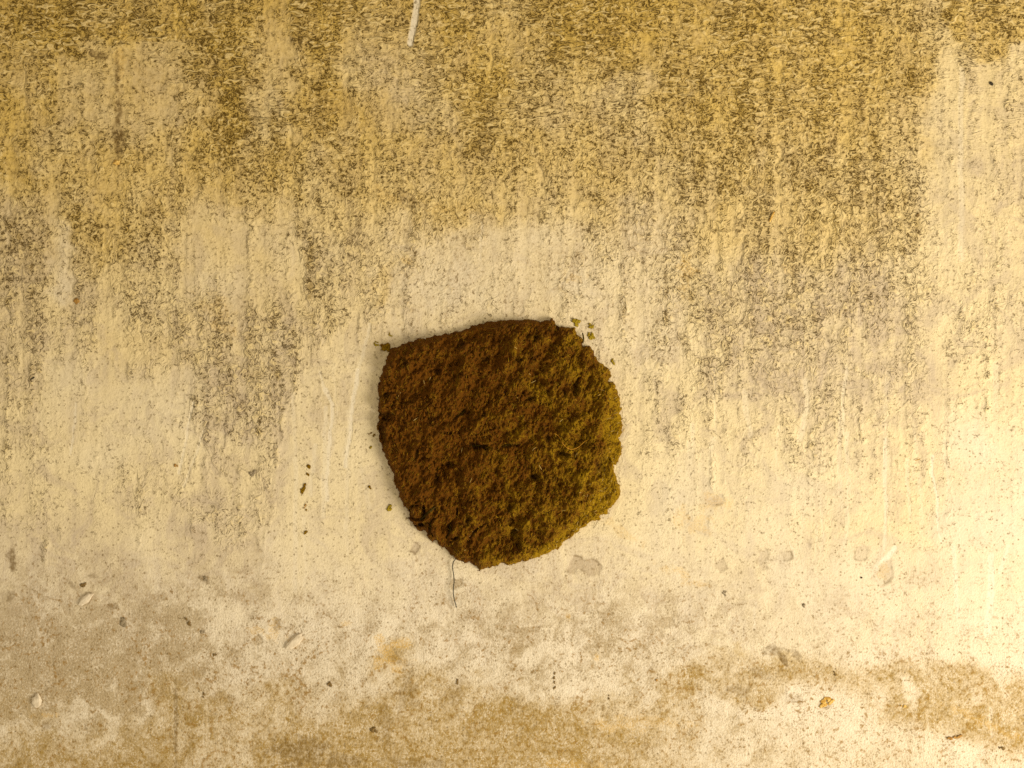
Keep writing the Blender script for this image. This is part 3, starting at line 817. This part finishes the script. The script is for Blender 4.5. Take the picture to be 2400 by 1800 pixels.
# ------------------------------------------------------------------ crumbs and flecks on the wall
def lump_mesh(name, parts, seed, thick=1.0, res=2, amp=0.75):
    """parts: list of (dx, dy, rx, ry, angle) in photo px about the centre; irregular flattened clods in one mesh"""
    import bmesh
    bm = bmesh.new()
    rs = np.random.RandomState(seed)
    for (dx, dy, rx, ry, an) in parts:
        r = bmesh.ops.create_icosphere(bm, subdivisions=res, radius=1.0)
        vs_ = r['verts']
        co = np.array([v.co[:] for v in vs_])
        sx, sz = rs.uniform(0, 50, 2)
        n = perlin(co[:, 0] * 1.7 + sx + co[:, 1], co[:, 2] * 1.7 + sz, 3) + 0.6 * perlin(co[:, 0] * 4 + sz, co[:, 2] * 4 + sx - co[:, 1] * 2, 5)
        co = co * (1 + amp * n)[:, None]
        c, s = math.cos(math.radians(an)), math.sin(math.radians(an))
        hx = co[:, 0] * rx; hz = co[:, 2] * ry
        X = (hx * c - hz * s + dx) * PX
        Z = -(hx * s + hz * c + dy) * PX
        Y = -np.maximum(co[:, 1] * -1, -0.6) * min(rx, ry) * 0.42 * thick * PX - 0.0006
        for v, a, b, d in zip(vs_, X, Y, Z):
            v.co = (a, b, d)
    me = bpy.data.meshes.new(name)
    bm.to_mesh(me)
    bm.free()
    me.polygons.foreach_set('use_smooth', np.ones(len(me.polygons), bool))
    return me

def scatter_parts(rx, ry, an, n, seed, frac=0.42):
    rs = np.random.RandomState(seed)
    out = []
    c, s = math.cos(math.radians(an)), math.sin(math.radians(an))
    for i in range(n):
        r = math.sqrt(rs.rand()); th = rs.uniform(0, 6.283)
        u = r * math.cos(th) * rx * 0.75; v = r * math.sin(th) * ry * 0.75
        q = rs.uniform(.6, 1.15) * frac
        out.append((u * c - v * s, u * s + v * c, max(1.6, min(rx, ry * 1.6) * q), max(1.6, min(ry, rx * 1.6) * q), an + rs.uniform(-40, 40)))
    return out

SEED = [100]
def bit(name, px, py, rx, ry, an, n, mat, label, cat, group=None, thick=1.0, frac=0.42):
    SEED[0] += 1
    parts = scatter_parts(rx, ry, an, n, SEED[0], frac) if n > 1 else [(0, 0, rx, ry, an)]
    me = lump_mesh(name, parts, SEED[0], thick, 3 if n == 1 else 2)
    me.materials.append(mat)
    o = bpy.data.objects.new(name, me)
    col.objects.link(o)
    o.location = (wx(px), -wall_h(px, py), wz(py))
    return tag(o, label, cat, group)

OCHRE = dung_material('ochre_crumb_matter', fresh=(0.20, 0.105, 0.004), dry_lit=(0.50, 0.34, 0.02), attr=False, shift=0.12)
DIRT = plain('brown_dirt', (0.15, 0.085, 0.020), (0.26, 0.155, 0.045), 500)
GREY = plain('grey_brown_dirt', (0.24, 0.175, 0.09), (0.36, 0.27, 0.15), 400)
RUST = plain('rust_brown_clay', (0.28, 0.13, 0.022), (0.46, 0.24, 0.05), 400)
ORNG = plain('orange_clay', (0.50, 0.25, 0.03), (0.78, 0.50, 0.13), 350)
COCO = plain('pale_lime_lump', (0.64, 0.50, 0.31), (0.78, 0.63, 0.41), 260, 0.9, 0.1)
BLACK = plain('black_speck', (0.025, 0.018, 0.008), (0.05, 0.035, 0.015), 500)

G1 = 'dung crumbs spattered round the cake'
bit('dung_crumb', 906, 813, 14, 11, 0, 9, CRUMB, 'dark brown dung smear touching the upper left corner of the cake', 'dung crumb', G1)
bit('dung_crumb', 882, 806, 10, 8, 20, 7, OCHRE, 'speckled ochre crumb at the tip of the upper left smear', 'dung crumb', G1, 0.7, 0.28)
bit('dung_crumb', 917, 784, 8, 8, 0, 5, OCHRE, 'faint ochre specks just above the upper left smear', 'dung crumb', G1, 0.6, 0.24)
bit('dung_crumb', 1350, 757, 12, 13, 0, 11, OCHRE, 'largest ochre crumb, touching the upper right edge of the cake', 'dung crumb', G1, 0.8, 0.36)
bit('dung_crumb', 1384, 765, 11, 7, 15, 7, OCHRE, 'upper of the two loose ochre crumbs off the upper right edge', 'dung crumb', G1, 0.7, 0.36)
bit('dung_crumb', 1384, 789, 14, 8, 50, 9, OCHRE, 'lower of the two loose ochre crumbs off the upper right edge', 'dung crumb', G1, 0.7, 0.40)
bit('dung_crumb', 1436, 848, 6, 9, -15, 5, OCHRE, 'lone small ochre crumb right of the cake shoulder', 'dung crumb', G1, 0.7, 0.4)
bit('dung_crumb', 873, 1018, 11, 6, 0, 6, CRUMB, 'little cluster of dark specks touching the left edge of the cake', 'dung crumb', G1, 0.8, 0.26)
bit('dung_crumb', 871, 1049, 4, 4, 0, 2, OCHRE, 'tiny round ochre dot below the left edge specks', 'dung crumb', G1, 0.8, 0.7)
bit('dung_crumb', 867, 1143, 4.5, 5, 0, 3, CRUMB, 'tiny dark crumb left of the lower cake edge', 'dung crumb', G1, 0.8, 0.55)
bit('dung_crumb', 912, 1190, 9, 9, 0, 9, OCHRE, 'ragged olive crumb beside the lower left edge of the cake', 'dung crumb', G1, 0.8, 0.36)
G2 = 'row of dung splashes left of the cake'
bit('dung_splash', 723, 1095, 5, 7, 0, 5, CRUMB, 'topmost dark splash of the dashed row left of the cake', 'dung splash', G2, 0.7, 0.5)
bit('dung_splash', 721, 1112, 4, 5, 0, 4, CRUMB, 'small second splash of the dashed row left of the cake', 'dung splash', G2, 0.7, 0.5)
bit('dung_splash', 711, 1146, 5, 16, 22, 11, CRUMB, 'longest splash in the dashed row left of the cake', 'dung splash', G2, 0.7, 0.5)
bit('dung_splash', 715, 1186, 2.5, 7, 25, 4, RUST, 'thin slanting splash low in the dashed row left of the cake', 'dung splash', G2, 0.7, 0.6)
bit('dung_splash', 718, 1195, 2, 2, 0, 1, CRUMB, 'tiny dot under the thin slanting splash', 'dung splash', G2, 0.7)
bit('dung_splash', 715, 1248, 7, 6, 0, 5, CRUMB, 'lowest splash of the row, three joined brown specks', 'dung splash', G2, 0.7, 0.4)
G3 = 'dirt flecks stuck to the wall'
bit('dirt_fleck', 593, 1108, 9, 7, -35, 6, GREY, 'grey brown fleck left of the dashed row of splashes', 'dirt fleck', G3, 0.6, 0.5)
bit('dirt_fleck', 413, 1090, 5, 6, 0, 5, RUST, 'rusty fleck under the left pale patch of limewash', 'dirt fleck', G3, 0.6, 0.5)
bit('dirt_fleck', 179, 706, 6, 7, 20, 5, RUST, 'round rusty fleck near the left border, halfway up the upper wall', 'dirt fleck', G3, 0.6, 0.6)
bit('dirt_fleck', 77, 886, 6, 2.5, -25, 3, BLACK, 'tiny black sliver by the left border', 'dirt fleck', G3, 0.8, 0.7)
bit('dirt_fleck', 291, 1457, 9, 13, 0, 8, GREY, 'brown two lobed flake on the lower left wall', 'dirt fleck', G3, 0.5, 0.5)
bit('dirt_fleck', 441, 1457, 4, 15, -40, 7, DIRT, 'slanting brown sliver right of the two lobed flake', 'dirt fleck', G3, 0.6, 0.6)
bit('dirt_fleck', 478, 1628, 2.5, 10, 5, 5, DIRT, 'upright thin brown sliver low on the left wall', 'dirt fleck', G3, 0.8, 0.7)
bit('dirt_fleck', 772, 1603, 6, 8, 0, 5, DIRT, 'brown spot above the dark damp patch at the bottom', 'dirt fleck', G3, 0.5, 0.5)
bit('dirt_fleck', 505, 1534, 7, 6, 0, 5, DIRT, 'ring shaped brown speck on the lower left wall', 'dirt fleck', G3, 0.6, 0.32)
bit('dirt_fleck', 476, 1480, 5, 5, 0, 3, GREY, 'small round grey speck below the slanting sliver', 'dirt fleck', G3, 0.5, 0.6)
bit('dirt_fleck', 483, 1356, 9, 6, 25, 4, GREY, 'grey flake on the left wall above the slanting sliver', 'dirt fleck', G3, 0.4, 0.5)
bit('dirt_fleck', 197, 1369, 9, 6, -20, 5, DIRT, 'brown smudge just above the upper oval lump', 'dirt fleck', G3, 0.5, 0.45)
bit('dirt_fleck', 1071, 1600, 3, 9, 8, 5, DIRT, 'dark upright sliver below the cake in the gritty band', 'dirt fleck', G3, 0.7, 0.6)
for i, (py, lab) in enumerate([(1577, 'top speck of the short dotted line below the cake'), (1586, 'second speck of the short dotted line below the cake'), (1599, 'third speck of the short dotted line below the cake'), (1612, 'lowest speck of the short dotted line below the cake')]):
    bit('dirt_fleck', 1299 + (i % 2), py, 2.4, 4.2, 8, 2, DIRT, lab, 'dirt fleck', 'dotted line of specks', 0.8, 0.8)
bit('dirt_fleck', 1427, 1631, 1.6, 12, 2, 4, DIRT, 'hair thin upright brown sliver right of the dotted line', 'dirt fleck', G3, 0.8, 0.9)
bit('dirt_fleck', 1538, 1592, 4, 5, -30, 2, RUST, 'rusty dot above the olive stain at lower right', 'dirt fleck', G3, 0.7, 0.7)
bit('dirt_fleck', 877, 1710, 8, 5, 15, 4, DIRT, 'brown oval speck near the bottom edge', 'dirt fleck', G3, 0.5, 0.6)
bit('dirt_fleck', 1698, 1392, 4, 9, 5, 5, GREY, 'grey upright fleck right of and below the cake', 'dirt fleck', G3, 0.5, 0.5)
bit('dirt_fleck', 1884, 1419, 3.4, 4.4, 0, 1, GREY, 'tiny grey dot on the pale lower right wall', 'dirt fleck', G3, 0.8)
bit('dirt_fleck', 2347, 1752, 11, 5, 28, 5, DIRT, 'brown oval speck in the lower right corner', 'dirt fleck', G3, 0.5, 0.5)
bit('dirt_fleck', 1958, 1577, 6, 6, 30, 4, DIRT, 'brown fleck above the orange chip', 'dirt fleck', G3, 0.5, 0.5)
bit('dirt_fleck', 2323, 196, 3.4, 4.2, 0, 2, BLACK, 'black dot on the pale strip at upper right', 'dirt fleck', G3, 0.8, 0.9)
bit('dirt_fleck', 2151, 503, 5, 5, 0, 3, DIRT, 'brown dot at the right edge of the mouldy area', 'dirt fleck', G3, 0.6, 0.7)
bit('dirt_fleck', 2019, 1354, 2.2, 2.2, 0, 1, BLACK, 'black pin dot left of the smeared white drip', 'dirt fleck', G3, 0.8)
bit('lime_pimple', 275, 381, 7, 6, 0, 1, ORNG, 'round yellowish pimple at the foot of the dark teardrop stain', 'pimple', None, 0.8)
# splinters
def splinter(pts, r, mat, label, name='straw_splinter', group='splinters stuck to the wall'):
    b = pts[0]
    o = strand(pts, r, [0.0012] * len(pts), mat, name, None, 0.6, base=b)
    tag(o, label, 'splinter', group)
splinter([(1803, 521), (1808, 508), (1814, 497)], 2.4, ORNG, 'orange straw splinter on the mouldy upper right wall')
splinter([(2143, 1079), (2150, 1077), (2156, 1075)], 1.1, RUST, 'tiny brown splinter on the pale right wall')
# chips
bit('clay_chip', 1936, 1645, 20, 11, -22, 12, ORNG, 'bright orange clay chip in the olive stain at lower right', 'clay chip', None, 0.7, 0.36)
bit('clay_chip', 2236, 1729, 24, 6, -12, 9, RUST, 'curved brown chip low in the right corner', 'clay chip', None, 0.6, 0.5)
bit('clay_chip', 2116, 1656, 8, 4, 0, 4, ORNG, 'small orange chip between the two larger chips', 'clay chip', None, 0.6, 0.5)
# pale oval lumps
def lump(px, py, rx, ry, an, label):
    me = lump_mesh('lime_lump', [(0, 0, rx, ry, an)], SEED[0] + 50, 0.8, 4, 0.3)
    SEED[0] += 1
    me.materials.append(COCO)
    o = bpy.data.objects.new('lime_lump', me)
    col.objects.link(o)
    o.location = (wx(px), -wall_h(px, py), wz(py))
    o.location.y -= 0.0007
    tag(o, label, 'lime lump', 'pale oval lumps on the lower left wall')
lump(202, 1404, 20, 9, -42, 'upper left pale oval lump with shaded underside')
lump(690, 1504, 26, 11, -40, 'flat pale oval lump nearest to the cake')
lump(89, 1641, 11, 16, 5, 'lowest pale oval lump near the left border')
